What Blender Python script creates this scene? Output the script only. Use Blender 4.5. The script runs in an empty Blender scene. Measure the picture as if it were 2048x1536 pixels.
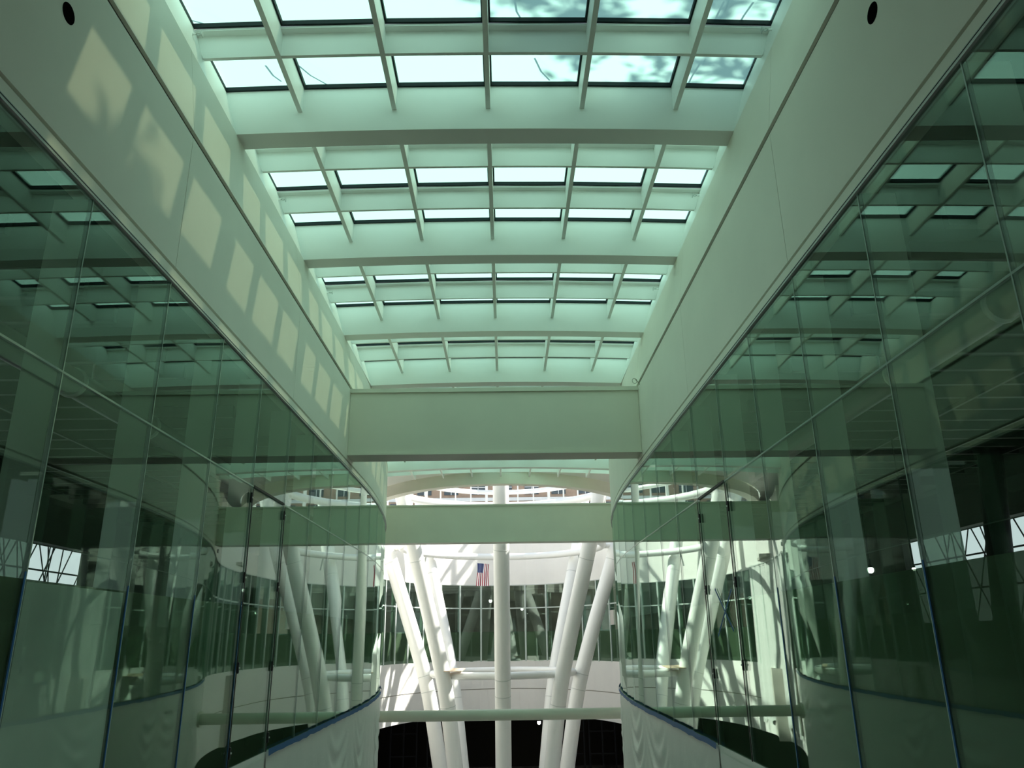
import bpy, bmesh, math, random
from math import sin, cos, pi, sqrt, radians, atan2, exp
from mathutils import Vector, Matrix
random.seed(7)
S = bpy.context.scene
COL = S.collection

# ------------------------------------------------------------------ camera, sky, sun, exposure
F_PX = 1539.4
YAW, PITCH, ROLL = 0.011283, 0.319156, -0.013905
cam = bpy.data.cameras.new('camera')
cam.sensor_width = 36.0
cam.lens = 36.0 * F_PX / 2048.0
cam.clip_start, cam.clip_end = 0.05, 600
camo = bpy.data.objects.new('camera', cam)
COL.objects.link(camo)
fwd = Vector((sin(YAW) * cos(PITCH), cos(YAW) * cos(PITCH), sin(PITCH)))
rt = Vector((cos(YAW), -sin(YAW), 0))
up = rt.cross(fwd)
r2 = cos(ROLL) * rt + sin(ROLL) * up
u2 = -sin(ROLL) * rt + cos(ROLL) * up
camo.matrix_world = Matrix(((r2.x, u2.x, -fwd.x, 0), (r2.y, u2.y, -fwd.y, 0), (r2.z, u2.z, -fwd.z, 0), (0, 0, 0, 1)))
S.camera = camo

W = bpy.data.worlds.new('sky')
S.world = W
W.use_nodes = True
wn = W.node_tree.nodes
wl = W.node_tree.links
wn.clear()
wo = wn.new('ShaderNodeOutputWorld')
wb = wn.new('ShaderNodeBackground')
wt = wn.new('ShaderNodeTexCoord')
wsep = wn.new('ShaderNodeSeparateXYZ')
wr = wn.new('ShaderNodeValToRGB')
wr.color_ramp.elements[0].position = 0.0
wr.color_ramp.elements[0].color = (0.86, 0.92, 0.98, 1)
wr.color_ramp.elements[1].position = 0.9
wr.color_ramp.elements[1].color = (0.62, 0.78, 1.0, 1)
wl.new(wt.outputs['Generated'], wsep.inputs[0])
wl.new(wsep.outputs['Z'], wr.inputs[0])
wl.new(wr.outputs[0], wb.inputs['Color'])
wb.inputs['Strength'].default_value = 1.05
wl.new(wb.outputs[0], wo.inputs[0])

sun = bpy.data.lights.new('sun', 'SUN')
sun.energy = 13.0
sun.angle = radians(1.0)
sun.color = (1.0, 0.95, 0.87)
suno = bpy.data.objects.new('sun', sun)
COL.objects.link(suno)
SUN_D = Vector((-1, -0.21, -1.0)).normalized()
suno.rotation_euler = SUN_D.to_track_quat('-Z', 'Y').to_euler()
suno.location = (20, 20, 40)

S.view_settings.view_transform = 'Standard'
S.view_settings.look = 'None'
S.view_settings.gamma = 1
S.view_settings.use_curve_mapping = False
S.view_settings.exposure = 0.0
cy = S.cycles
cy.max_bounces = 10
cy.diffuse_bounces = 7
cy.glossy_bounces = 5
cy.transmission_bounces = 5
cy.transparent_max_bounces = 24
cy.sample_clamp_indirect = 6.0
cy.caustics_reflective = False
cy.caustics_refractive = False

# ------------------------------------------------------------------ materials
def mat(name):
    m = bpy.data.materials.new(name)
    m.use_nodes = True
    m.node_tree.nodes.clear()
    o = m.node_tree.nodes.new('ShaderNodeOutputMaterial')
    return m, m.node_tree.nodes, m.node_tree.links, o

def paint(name, col, rough=0.5, spec=0.4, vary=0.04, scale=1.5, bump=0.0, metal=0.0):
    m, n, l, o = mat(name)
    b = n.new('ShaderNodeBsdfPrincipled')
    t = n.new('ShaderNodeTexCoord')
    x = n.new('ShaderNodeTexNoise')
    x.inputs['Scale'].default_value = scale
    x.inputs['Detail'].default_value = 4
    r = n.new('ShaderNodeValToRGB')
    r.color_ramp.elements[0].position = 0.3
    r.color_ramp.elements[1].position = 0.7
    r.color_ramp.elements[0].color = tuple(c * (1 - vary) for c in col) + (1,)
    r.color_ramp.elements[1].color = tuple(min(1, c * (1 + vary)) for c in col) + (1,)
    l.new(t.outputs['Object'], x.inputs['Vector'])
    l.new(x.outputs['Fac'], r.inputs[0])
    l.new(r.outputs[0], b.inputs['Base Color'])
    b.inputs['Roughness'].default_value = rough
    b.inputs['Specular IOR Level'].default_value = spec
    b.inputs['Metallic'].default_value = metal
    if bump:
        bp = n.new('ShaderNodeBump')
        bp.inputs['Strength'].default_value = bump
        bp.inputs['Distance'].default_value = 0.02
        l.new(x.outputs['Fac'], bp.inputs['Height'])
        l.new(bp.outputs[0], b.inputs['Normal'])
    l.new(b.outputs[0], o.inputs[0])
    return m

def clear_glass(name, tint, ior=1.5, gloss=(1, 1, 1), film=None, film_amt=0.0):
    m, n, l, o = mat(name)
    # reflectance of one face: f0 + (1 - f0) (1 - |cos|)^5
    f0 = ((ior - 1) / (ior + 1))**2
    ge = n.new('ShaderNodeNewGeometry')
    dt = n.new('ShaderNodeVectorMath')
    dt.operation = 'DOT_PRODUCT'
    l.new(ge.outputs['Incoming'], dt.inputs[0])
    l.new(ge.outputs['Normal'], dt.inputs[1])
    def mth(op, a, b=None):
        k = n.new('ShaderNodeMath')
        k.operation = op
        for i, v in enumerate((a, b)):
            if v is None:
                continue
            if isinstance(v, (int, float)):
                k.inputs[i].default_value = v
            else:
                l.new(v, k.inputs[i])
        return k.outputs[0]
    fac = mth('ADD', mth('MULTIPLY', mth('POWER', mth('SUBTRACT', 1.0, mth('ABSOLUTE', dt.outputs['Value'])), 5.0), 1 - f0), f0)
    tr = n.new('ShaderNodeBsdfTransparent')
    tr.inputs[0].default_value = (*tint, 1)
    gl = n.new('ShaderNodeBsdfGlossy')
    gl.inputs['Color'].default_value = (*gloss, 1)
    gl.inputs['Roughness'].default_value = 0.0
    mx = n.new('ShaderNodeMixShader')
    l.new(fac, mx.inputs[0])
    if film:
        d = n.new('ShaderNodeBsdfDiffuse')
        d.inputs[0].default_value = (*film, 1)
        tl = n.new('ShaderNodeBsdfTranslucent')
        tl.inputs[0].default_value = (*film, 1)
        ad = n.new('ShaderNodeMixShader')
        ad.inputs[0].default_value = 0.4
        l.new(d.outputs[0], ad.inputs[1])
        l.new(tl.outputs[0], ad.inputs[2])
        m2 = n.new('ShaderNodeMixShader')
        m2.inputs[0].default_value = film_amt
        l.new(tr.outputs[0], m2.inputs[1])
        l.new(ad.outputs[0], m2.inputs[2])
        l.new(m2.outputs[0], mx.inputs[1])
    else:
        l.new(tr.outputs[0], mx.inputs[1])
    l.new(gl.outputs[0], mx.inputs[2])
    l.new(mx.outputs[0], o.inputs[0])
    return m

def frosted(name, tl_col, tr_col, tr_amt):
    m, n, l, o = mat(name)
    tl = n.new('ShaderNodeBsdfTranslucent')
    tl.inputs[0].default_value = (*tl_col, 1)
    tr = n.new('ShaderNodeBsdfTransparent')
    tr.inputs[0].default_value = (*tr_col, 1)
    t = n.new('ShaderNodeTexCoord')
    x = n.new('ShaderNodeTexNoise')
    x.inputs['Scale'].default_value = 0.7
    mr = n.new('ShaderNodeMapRange')
    mr.inputs['To Min'].default_value = tr_amt * 0.8
    mr.inputs['To Max'].default_value = tr_amt * 1.2
    l.new(t.outputs['Object'], x.inputs['Vector'])
    l.new(x.outputs['Fac'], mr.inputs['Value'])
    mx = n.new('ShaderNodeMixShader')
    l.new(mr.outputs[0], mx.inputs[0])
    l.new(tl.outputs[0], mx.inputs[1])
    l.new(tr.outputs[0], mx.inputs[2])
    l.new(mx.outputs[0], o.inputs[0])
    return m

def emitter(name, col, s):
    m, n, l, o = mat(name)
    e = n.new('ShaderNodeEmission')
    e.inputs[0].default_value = (*col, 1)
    e.inputs[1].default_value = s
    l.new(e.outputs[0], o.inputs[0])
    return m

def plastic_sheet(name, col):
    m, n, l, o = mat(name)
    b = n.new('ShaderNodeBsdfPrincipled')
    b.inputs['Base Color'].default_value = (*col, 1)
    b.inputs['Roughness'].default_value = 0.35
    t = n.new('ShaderNodeTexCoord')
    x = n.new('ShaderNodeTexNoise')
    x.inputs['Scale'].default_value = 3.0
    x.inputs['Detail'].default_value = 5
    bp = n.new('ShaderNodeBump')
    bp.inputs['Strength'].default_value = 0.25
    bp.inputs['Distance'].default_value = 0.03
    l.new(t.outputs['Object'], x.inputs['Vector'])
    l.new(x.outputs['Fac'], bp.inputs['Height'])
    l.new(bp.outputs[0], b.inputs['Normal'])
    l.new(b.outputs[0], o.inputs[0])
    return m

M_WALL = paint('wall_paint', (0.86, 0.83, 0.74), 0.55, 0.3, 0.025, 0.8)
M_COFFER = paint('coffer_paint', (0.86, 0.87, 0.83), 0.45, 0.4, 0.015, 1.0)
M_BEAM = paint('beam_paint', (0.74, 0.73, 0.62), 0.5, 0.35, 0.03, 0.8)
M_STEEL = paint('white_steel', (0.88, 0.88, 0.85), 0.32, 0.5, 0.015, 1.0)
M_ATRIUM = paint('atrium_panel', (0.86, 0.84, 0.80), 0.5, 0.3, 0.02, 0.7)
M_DARKSEAM = paint('shaded_reveal', (0.33, 0.31, 0.26), 0.7, 0.2)  # wall paint with recess shade put into the colour; also seam and wire
M_GASKET = paint('black_gasket', (0.012, 0.02, 0.022), 0.6, 0.2)
M_TRACK = paint('track_metal', (0.55, 0.58, 0.55), 0.35, 0.5)
M_JOINT = paint('joint_edge', (0.30, 0.42, 0.36), 0.3, 0.5)
M_VOID = paint('void_black', (0.006, 0.006, 0.006), 1.0, 0.0)
M_DUCT = paint('duct_metal', (0.16, 0.17, 0.16), 0.4, 0.5)
M_MULL = paint('mullion_metal', (0.52, 0.60, 0.55), 0.35, 0.5)
M_BLACK = paint('black_rubber', (0.015, 0.015, 0.015), 0.5, 0.3)
M_GLASS = clear_glass('green_glass', (0.82, 0.895, 0.845), 1.62, (0.74, 0.90, 0.81), (0.30, 0.40, 0.33), 0.005)
M_FIN = clear_glass('fin_glass', (0.66, 0.80, 0.70), 1.5, (0.8, 0.95, 0.88), (0.55, 0.64, 0.56), 0.55)
M_FRIT = clear_glass('frit_film', (0.55, 0.62, 0.55), 1.3, (1, 1, 1), (0.29, 0.335, 0.245), 0.68)
M_SKY_GLASS = frosted('skylight_glass', (0.232, 0.43, 0.362), (0.80, 0.92, 0.60), 0.052)
M_DRUM_GLASS = clear_glass('drum_glass', (0.95, 0.98, 0.97), 1.25)
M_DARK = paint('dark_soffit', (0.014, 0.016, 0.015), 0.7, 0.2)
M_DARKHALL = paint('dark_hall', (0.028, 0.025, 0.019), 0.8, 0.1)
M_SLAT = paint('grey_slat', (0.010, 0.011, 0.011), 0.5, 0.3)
M_FLOOR = paint('floor_concrete', (0.34, 0.33, 0.31), 0.6, 0.3, 0.1, 2.0)
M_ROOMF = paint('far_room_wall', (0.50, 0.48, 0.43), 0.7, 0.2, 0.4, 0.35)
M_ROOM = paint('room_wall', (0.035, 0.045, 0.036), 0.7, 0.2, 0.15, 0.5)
M_SHEET = plastic_sheet('white_plastic', (0.74, 0.76, 0.72))
M_TAPE = paint('blue_tape', (0.03, 0.12, 0.30), 0.6, 0.2)
M_RED = paint('flag_red', (0.30, 0.03, 0.05), 0.7, 0.1)
M_WHITE = paint('flag_white', (0.85, 0.83, 0.82), 0.7, 0.1)
M_BLUE = paint('flag_blue', (0.03, 0.05, 0.17), 0.7, 0.1)
M_PLY = paint('plywood', (0.55, 0.42, 0.30), 0.7, 0.2, 0.15, 6)
M_BRICK = paint('brown_facade', (0.42, 0.30, 0.22), 0.8, 0.1, 0.1, 1.0)
M_FACADE = paint('white_facade', (0.8, 0.8, 0.78), 0.6, 0.2)
M_WIN = paint('dark_window', (0.06, 0.08, 0.09), 0.2, 0.6)
M_BARK = paint('bark', (0.10, 0.07, 0.05), 0.9, 0.1, 0.2, 5)
M_LEAF = paint('leaf', (0.06, 0.12, 0.03), 0.6, 0.2, 0.2, 5)
M_LAMP = emitter('lamp_glow', (1.0, 0.98, 0.94), 14.0)
M_BACKLIGHT = paint('backlight_board', (0.80, 0.80, 0.80), 0.6, 0.3, 0.1, 1.0)  # pale tone standing in for daylight behind the frit
M_PAPER = paint('paper', (0.55, 0.53, 0.48), 0.8, 0.1)

# ------------------------------------------------------------------ helpers
def obj(name, bm, m, parent=None, smooth=False):
    me = bpy.data.meshes.new(name)
    bmesh.ops.recalc_face_normals(bm, faces=bm.faces[:])
    bm.to_mesh(me)
    bm.free()
    ms = m if isinstance(m, (list, tuple)) else [m]
    for k in ms:
        me.materials.append(k)
    if smooth:
        for p in me.polygons:
            p.use_smooth = True
    o = bpy.data.objects.new(name, me)
    COL.objects.link(o)
    if parent is not None:
        o.parent = parent
        o.matrix_parent_inverse = parent.matrix_basis.inverted()
    return o

def tag(o, label, cat, kind=None, group=None):
    o['label'] = label
    o['category'] = cat
    if kind:
        o['kind'] = kind
    if group:
        o['group'] = group
    return o

def empty(name, loc, label, cat, kind=None, group=None):
    o = bpy.data.objects.new(name, None)
    o.empty_display_size = 0.2
    o.location = loc
    COL.objects.link(o)
    return tag(o, label, cat, kind, group)

def quad(bm, *v):
    return bm.faces.new([bm.verts.new(p) for p in v])

def hexa(bm, b, t, mi=0):
    """b, t: four bottom and four top corners in the same winding"""
    vb = [bm.verts.new(p) for p in b]
    vt = [bm.verts.new(p) for p in t]
    fs = [bm.faces.new(vb[::-1]), bm.faces.new(vt)]
    for i in range(4):
        j = (i + 1) % 4
        fs.append(bm.faces.new((vb[i], vb[j], vt[j], vt[i])))
    for f in fs:
        f.material_index = mi

def box(bm, x0, x1, y0, y1, z0, z1, mi=0):
    hexa(bm, [(x0, y0, z0), (x1, y0, z0), (x1, y1, z0), (x0, y1, z0)],
         [(x0, y0, z1), (x1, y0, z1), (x1, y1, z1), (x0, y1, z1)], mi)

def newbox(name, x0, x1, y0, y1, z0, z1, m, parent=None):
    bm = bmesh.new()
    box(bm, x0, x1, y0, y1, z0, z1)
    return obj(name, bm, m, parent)

def tube(bm, pts, rad, seg=16, closed=False, caps=True):
    pts = [Vector(p) for p in pts]
    n = len(pts)
    rads = rad if isinstance(rad, (list, tuple)) else [rad] * n
    rings = []
    prev = None
    for i, p in enumerate(pts):
        if closed:
            d = pts[(i + 1) % n] - pts[i - 1]
        else:
            d = pts[min(i + 1, n - 1)] - pts[max(i - 1, 0)]
        d.normalize()
        if prev is None:
            a = Vector((0, 0, 1)) if abs(d.z) < 0.9 else Vector((1, 0, 0))
            e = d.cross(a).normalized()
        else:
            e = (prev - d * prev.dot(d)).normalized()
        prev = e
        f = d.cross(e)
        rings.append([bm.verts.new(p + rads[i] * (cos(2 * pi * k / seg) * e + sin(2 * pi * k / seg) * f)) for k in range(seg)])
    m = n if closed else n - 1
    for i in range(m):
        A, B = rings[i], rings[(i + 1) % n]
        for k in range(seg):
            j = (k + 1) % seg
            bm.faces.new((A[k], A[j], B[j], B[k]))
    if caps and not closed:
        bm.faces.new(rings[0][::-1])
        bm.faces.new(rings[-1])

def ball(bm, c, r, seg=10):
    g = bmesh.ops.create_uvsphere(bm, u_segments=seg, v_segments=seg // 2 + 2, radius=r)
    bmesh.ops.translate(bm, verts=g['verts'], vec=Vector(c))

ORD = ['first', 'second', 'third', 'fourth', 'fifth', 'sixth', 'seventh', 'eighth', 'ninth', 'tenth', 'eleventh', 'twelfth']

# pixel of the 2048 x 1536 photograph -> ray, used for taking measurements of small fittings
def ray(px, py):
    d = r2 * ((px - 1024) / F_PX) - u2 * ((py - 768) / F_PX) + fwd
    return d
def on_x(px, py, X):
    d = ray(px, py)
    return d * (X / d.x)
def on_y(px, py, Y):
    d = ray(px, py)
    return d * (Y / d.y)

# ------------------------------------------------------------------ plan of the hall: the glass line, left half
CX = -0.256
ZG0, ZG1 = -1.83, 4.40          # glass bottom and top
PITCHG = 1.952
CTRL = [(-8, 4.0), (0, 4.0), (18, 4.0), (22, 4.0), (24, 4.02), (26, 4.09), (28, 4.22), (30, 4.41), (32, 4.67), (34, 5.02), (36, 5.45), (38, 5.97),
        (40, 6.57), (42, 7.22), (44, 7.88), (46, 8.47), (48, 8.93), (50, 9.24), (52, 9.42), (54, 9.50), (56, 9.45)]
def hw(y):
    for (y0, h0), (y1, h1), k in zip(CTRL, CTRL[1:], range(len(CTRL))):
        if y <= y1:
            p0 = CTRL[max(k - 1, 0)]
            p3 = CTRL[min(k + 2, len(CTRL) - 1)]
            m0 = (h1 - p0[1]) / max(1e-6, (y1 - p0[0]))
            m1 = (p3[1] - h0) / max(1e-6, (p3[0] - y0))
            t = (y - y0) / (y1 - y0)
            d = y1 - y0
            return ((2 * t**3 - 3 * t**2 + 1) * h0 + (t**3 - 2 * t**2 + t) * d * m0 + (-2 * t**3 + 3 * t**2) * h1 + (t**3 - t**2) * d * m1)
    return CTRL[-1][1]
HALF = []
y = -8.0
while y < 56.99:
    HALF.append((-hw(y) if y <= 56 else -9.4 * sqrt(max(0, 1 - ((y - 57) / 13.0)**2)), y))
    y += 0.25
for k in range(0, 121):
    a = (pi / 2) * k / 120
    HALF.append((-9.4 * cos(a), 57 + 13.0 * sin(a)))
ARC = [0.0]
for (xa, ya), (xb, yb) in zip(HALF, HALF[1:]):
    ARC.append(ARC[-1] + sqrt((xb - xa)**2 + (yb - ya)**2))
LEN = ARC[-1]
def at_s(s, side=-1):
    """point, tangent and outward normal of the glass line; side -1 left, +1 right"""
    s = min(max(s, 0.0), LEN)
    lo, hi = 0, len(ARC) - 1
    while hi - lo > 1:
        mid = (lo + hi) // 2
        if ARC[mid] <= s:
            lo = mid
        else:
            hi = mid
    t = (s - ARC[lo]) / max(1e-9, ARC[hi] - ARC[lo])
    (xa, ya), (xb, yb) = HALF[lo], HALF[hi]
    x, y = xa + (xb - xa) * t, ya + (yb - ya) * t
    tx, ty = xb - xa, yb - ya
    L = sqrt(tx * tx + ty * ty)
    tx, ty = tx / L, ty / L
    nx, ny = -ty, tx
    if side > 0:
        x, tx, nx = -x, -tx, -nx
    return Vector((CX + x, y, 0)), Vector((tx, ty, 0)), Vector((nx, ny, 0))
def s_of_y(y):
    lo, hi = 0.0, LEN
    for _ in range(60):
        m = (lo + hi) / 2
        if at_s(m)[0].y < y:
            lo = m
        else:
            hi = m
    return lo
def strip(bm, s0, s1, z0, z1, o0, o1, side, step=0.8, lean=0.0, mi=0):
    """slab following the glass line between offsets o0..o1 (outward positive); lean adds offset at the top"""
    n = max(1, int(math.ceil((s1 - s0) / step)))
    if s1 < s_of_22:
        n = 1
    rows = []
    for i in range(n + 1):
        p, t, q = at_s(s0 + (s1 - s0) * i / n, side)
        rows.append([bm.verts.new(v) for v in (p + q * o0 + Vector((0, 0, z0)), p + q * (o0 + lean) + Vector((0, 0, z1)),
                                               p + q * (o1 + lean) + Vector((0, 0, z1)), p + q * o1 + Vector((0, 0, z0)))])
    fs = []
    for A, B in zip(rows, rows[1:]):
        for k in range(4):
            j = (k + 1) % 4
            fs.append(bm.faces.new((A[k], A[j], B[j], B[k])))
    fs.append(bm.faces.new(rows[0]))
    fs.append(bm.faces.new(rows[-1][::-1]))
    for f in fs:
        f.material_index = mi
    return fs
s_of_22 = 30.0
S44 = s_of_y(44.0)
Z_F0, Z_F1, Z_TOP = 4.645, 6.63, 8.12

# ------------------------------------------------------------------ large structure: side walls
seams = [s_of_y(v) for v in (-8, -2.6, 3.25, 9.07, 14.9)]
while seams[-1] + 5.84 < S44 - 2:
    seams.append(seams[-1] + 5.84)
seams.append(S44)
for side, nm in ((-1, 'left'), (1, 'right')):
    bm = bmesh.new()
    strip(bm, 0, S44, 4.40, Z_F1 + 0.07, 0.05, 0.20, side)                    # backing, its colour darkened to carry the groove shade
    strip(bm, 0, S44, Z_F1 + 0.07, Z_TOP, 0.055, 0.20, side, lean=0.20)
    w = tag(obj('wall_' + nm, bm, M_DARKSEAM), 'pale %s wall of the hall, smooth panels above the glass' % nm, 'wall', 'structure')
    for a, b in zip(seams, seams[1:]):
        bm = bmesh.new()
        strip(bm, a + 0.006, b - 0.006, Z_F0, Z_F1, 0.0, 0.06, side)
        obj('fascia_panel', bm, M_WALL, w)
        bm = bmesh.new()
        strip(bm, a + 0.004, b - 0.004, Z_F1 + 0.10, Z_TOP, 0.0, 0.05, side, lean=0.20)
        obj('upper_panel', bm, M_WALL, w)
    bm = bmesh.new()
    strip(bm, 0, S44, 4.45, 4.575, -0.02, 0.06, side)
    obj('lip', bm, M_WALL, w)
    bm = bmesh.new()
    strip(bm, s_of_y(24.7), S44, Z_TOP - 0.02, 9.08, 0.20, 0.34, side)
    obj('upstand', bm, M_WALL, w)
    # round opening in the fascia: flat black disc painting its shaded inside
    c = on_x(137, 27, at_s(10, -1)[0].x - 0.001) if side < 0 else on_x(1745, 26, at_s(10, 1)[0].x + 0.001)
    bm = bmesh.new()
    bmesh.ops.create_cone(bm, cap_ends=True, segments=24, radius1=0.095, radius2=0.095, depth=0.012)
    bmesh.ops.rotate(bm, verts=bm.verts, cent=(0, 0, 0), matrix=Matrix.Rotation(pi / 2, 3, 'Y'))
    bmesh.ops.translate(bm, verts=bm.verts, vec=c)
    h = obj('hole_shade_disc', bm, M_VOID, w)
    bm = bmesh.new()
    tube(bm, [c + Vector((0, 0.1 * cos(2 * pi * k / 24), 0.1 * sin(2 * pi * k / 24))) for k in range(24)], 0.006, 8, closed=True)
    obj('hole_rim', bm, M_VOID, h)
    # glazing track under the lip
    bm = bmesh.new()
    strip(bm, 0, S44, 4.40, 4.45, -0.030, 0.05, side)
    t = tag(obj('trim_' + nm, bm, M_TRACK), 'slim metal glazing track along the top of the %s glass' % nm, 'trim', 'structure')
    bm = bmesh.new()
    strip(bm, 0, S44, 4.43, 4.437, -0.034, -0.029, side)
    obj('track_groove', bm, M_BLACK, t)
    # solid wall under the glass
    bm = bmesh.new()
    strip(bm, s_of_y(3.0), S44, -12.0, ZG0, 0.0, 0.25, side)
    tag(obj('wall_lower_' + nm, bm, M_ATRIUM), 'solid %s wall below the glass, behind hanging plastic' % nm, 'wall', 'structure')

# far oval end of the hall: upper band, sill band, seam
bm = bmesh.new()
for side in (-1, 1):
    strip(bm, S44, LEN, 4.47, 8.2, 0.0, 0.3, side, 0.7)
wf = tag(obj('wall_far_upper', bm, M_ATRIUM), 'curved white band above the far glass of the oval hall', 'wall', 'structure')
bm = bmesh.new()
for side in (-1, 1):
    strip(bm, S44, LEN, 4.40, 4.47, -0.05, 0.0, side, 0.7)
obj('band_edge', bm, M_TRACK, wf)
bm = bmesh.new()
for side in (-1, 1):
    strip(bm, S44, LEN, -4.0, ZG0 + 0.06, -0.03, 0.3, side, 0.7)
    strip(bm, S44, LEN, -6.1, -4.06, 0.0, 0.3, side, 0.7)
wf2 = tag(obj('wall_far_lower', bm, M_ATRIUM), 'curved white band below the far glass, with one dark seam', 'wall', 'structure')
bm = bmesh.new()
for side in (-1, 1):
    strip(bm, S44, LEN, -4.06, -4.0, 0.02, 0.28, side, 0.7)
obj('seam', bm, M_DARKSEAM, wf2)

# floors, back wall, dark lower hall, roof
newb = newbox('floor', -30, 30, -9, 100, -12.4, -12.0, M_FLOOR)
tag(newb, 'dark lower floor of the hall', 'floor', 'structure')
tag(newbox('floor_deck', -4.2, 3.7, -8, 3.0, -1.95, -1.65, M_FLOOR), 'grey concrete deck where the viewer stands', 'floor', 'structure')
tag(newbox('wall_rear', -5, 4.5, -8.4, -8.0, -12, 9, M_WALL), 'plain wall closing the hall behind the viewer', 'wall', 'structure')
bm = bmesh.new()
NR = 64
def ell(rx, ry, k, z):
    a = 2 * pi * k / NR
    return (CX + rx * cos(a), 57 + ry * sin(a), z)
def rectpt(k, z):
    a = 2 * pi * k / NR
    c, s_ = cos(a), sin(a)
    sc = min(22 / max(1e-6, abs(c)), (14.5 if s_ < 0 else 38) / max(1e-6, abs(s_)))
    return (CX + c * sc, 57 + s_ * sc, z)
for k in range(NR):
    j = (k + 1) % NR
    hexa(bm, [ell(10.2, 14.42, k, 8.86), ell(10.2, 14.42, j, 8.86), rectpt(j, 8.86), rectpt(k, 8.86)],
         [ell(10.2, 14.42, k, 9.3), ell(10.2, 14.42, j, 9.3), rectpt(j, 9.3), rectpt(k, 9.3)])
tag(obj('ceiling_oval', bm, M_COFFER), 'flat pale roof around the oval opening', 'ceiling', 'structure')
for nm, x0, x1, xw in (('left', -22.3, -4.74, -8.6), ('right', 4.23, 21.8, 8.1)):
    bm = bmesh.new()
    box(bm, x0, x1, -9, 24.9, 8.99, 9.09)
    box(bm, *sorted((x0 if nm == 'left' else x1, xw)), 24.9, 42.5, 8.99, 9.09)
    tag(obj('ceiling_' + nm, bm, M_COFFER), 'roof slab beside the skylight on the %s' % nm, 'ceiling', 'structure')
tag(newbox('ceiling_light_block', -4.74, 4.23, -8.4, 6.5, 8.12, 9.3, M_COFFER), 'added unseen roof above and behind the viewer, darkening the near walls', 'ceiling', 'structure')  # added out of view in place of skylight, to darken the near walls
# rim beam of the oval opening
bm = bmesh.new()
N2 = 128
def ell2(rx, ry, k, z):
    a = 2 * pi * k / N2
    return (CX + rx * cos(a), 57 + ry * sin(a), z)
for k in range(N2):
    j = (k + 1) % N2
    hexa(bm, [ell2(9.5, 13.9, k, 8.2), ell2(9.5, 13.9, j, 8.2), ell2(10.1, 14.5, j, 8.2), ell2(10.1, 14.5, k, 8.2)],
         [ell2(9.5, 13.9, k, 8.88), ell2(9.5, 13.9, j, 8.88), ell2(10.1, 14.5, j, 8.88), ell2(10.1, 14.5, k, 8.88)])
bmesh.ops.remove_doubles(bm, verts=bm.verts, dist=1e-4)
tag(obj('rim_beam', bm, M_BEAM), 'curved pale rim beam around the oval roof opening', 'beam', 'thing')

# ------------------------------------------------------------------ glass walls
def glass_wall(name, joints, label, far=False):
    """joints: list of (side, s); consecutive ones make a bay"""
    root = empty(name, at_s(joints[0][1], joints[0][0])[0], label, 'glass wall', 'structure')
    for (sa, a), (sb, b) in zip(joints, joints[1:]):
        pa, ta, qa = at_s(a, sa)
        pb, tb, qb = at_s(b, sb)
        d = (pb - pa).normalized()
        q = Vector((-d.y, d.x, 0))
        if q.dot(qa) < 0:
            q = -q
        g = d * 0.008
        zt = Vector((0, 0, 1))
        def slab(bm, z0, z1, o0, o1, e=g):
            P = [pa + e + q * o0, pb - e + q * o0, pb - e + q * o1, pa + e + q * o1]
            hexa(bm, [v + zt * z0 for v in P], [v + zt * z1 for v in P])
        bm = bmesh.new(); slab(bm, 2.51, ZG1, 0.0, 0.02); up_ = obj('upper_pane', bm, M_GLASS, root)
        bm = bmesh.new(); slab(bm, ZG0, 2.49, 0.0, 0.02); lo_ = obj('lower_pane', bm, M_GLASS, root)
        bm = bmesh.new(); slab(bm, ZG0, 0.56, 0.026, 0.034); obj('frit_band', bm, M_FRIT, lo_)
        bm = bmesh.new(); slab(bm, *((2.45, 2.55) if far else (2.489, 2.511)), -0.004, 0.03); obj('transom', bm, M_MULL if far else M_JOINT, root)
    for (sd, s) in joints:
        p, t, q = at_s(s, sd)
        if far:
            bm = bmesh.new()
            P = [p - t * 0.07 - q * 0.05, p + t * 0.07 - q * 0.05, p + t * 0.07 + q * 0.10, p - t * 0.07 + q * 0.10]
            hexa(bm, [v + Vector((0, 0, ZG0)) for v in P], [v + Vector((0, 0, ZG1)) for v in P])
            obj('mullion', bm, M_MULL, root)
        bm = bmesh.new()
        P = [p - t * 0.008 - q * 0.003, p + t * 0.008 - q * 0.003, p + t * 0.008 + q * 0.04, p - t * 0.008 + q * 0.04]
        hexa(bm, [v + Vector((0, 0, ZG0)) for v in P], [v + Vector((0, 0, ZG1)) for v in P])
        obj('joint', bm, M_JOINT, root)
        bm = bmesh.new()
        P = [p - t * 0.012 + q * 0.045, p + t * 0.012 + q * 0.045, p + t * 0.012 + q * 0.40, p - t * 0.012 + q * 0.40]
        hexa(bm, [v + Vector((0, 0, ZG0)) for v in P], [v + Vector((0, 0, ZG1)) for v in P])
        obj('glass_fin', bm, M_FIN, root)
    return root
s705 = s_of_y(7.05)
js = []
s = s705 - 7 * PITCHG
while s < S44 + 0.2:
    if s > 0.1:
        js.append(s)
    s += PITCHG
glass_wall('window_1', [(-1, s) for s in js], 'tall green glass wall along the left side of the hall')
glass_wall('window_2', [(1, s) for s in js], 'tall green glass wall along the right side of the hall')
fj = []
s = LEN
while s > js[-1] - 0.1:
    fj.append(s)
    s -= PITCHG
fj = fj[::-1]
far_j = [(-1, s) for s in fj] + [(1, s) for s in fj[::-1][1:]]
glass_wall('window_3', far_j, 'curved glass band around the far oval end of the hall', True)

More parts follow.
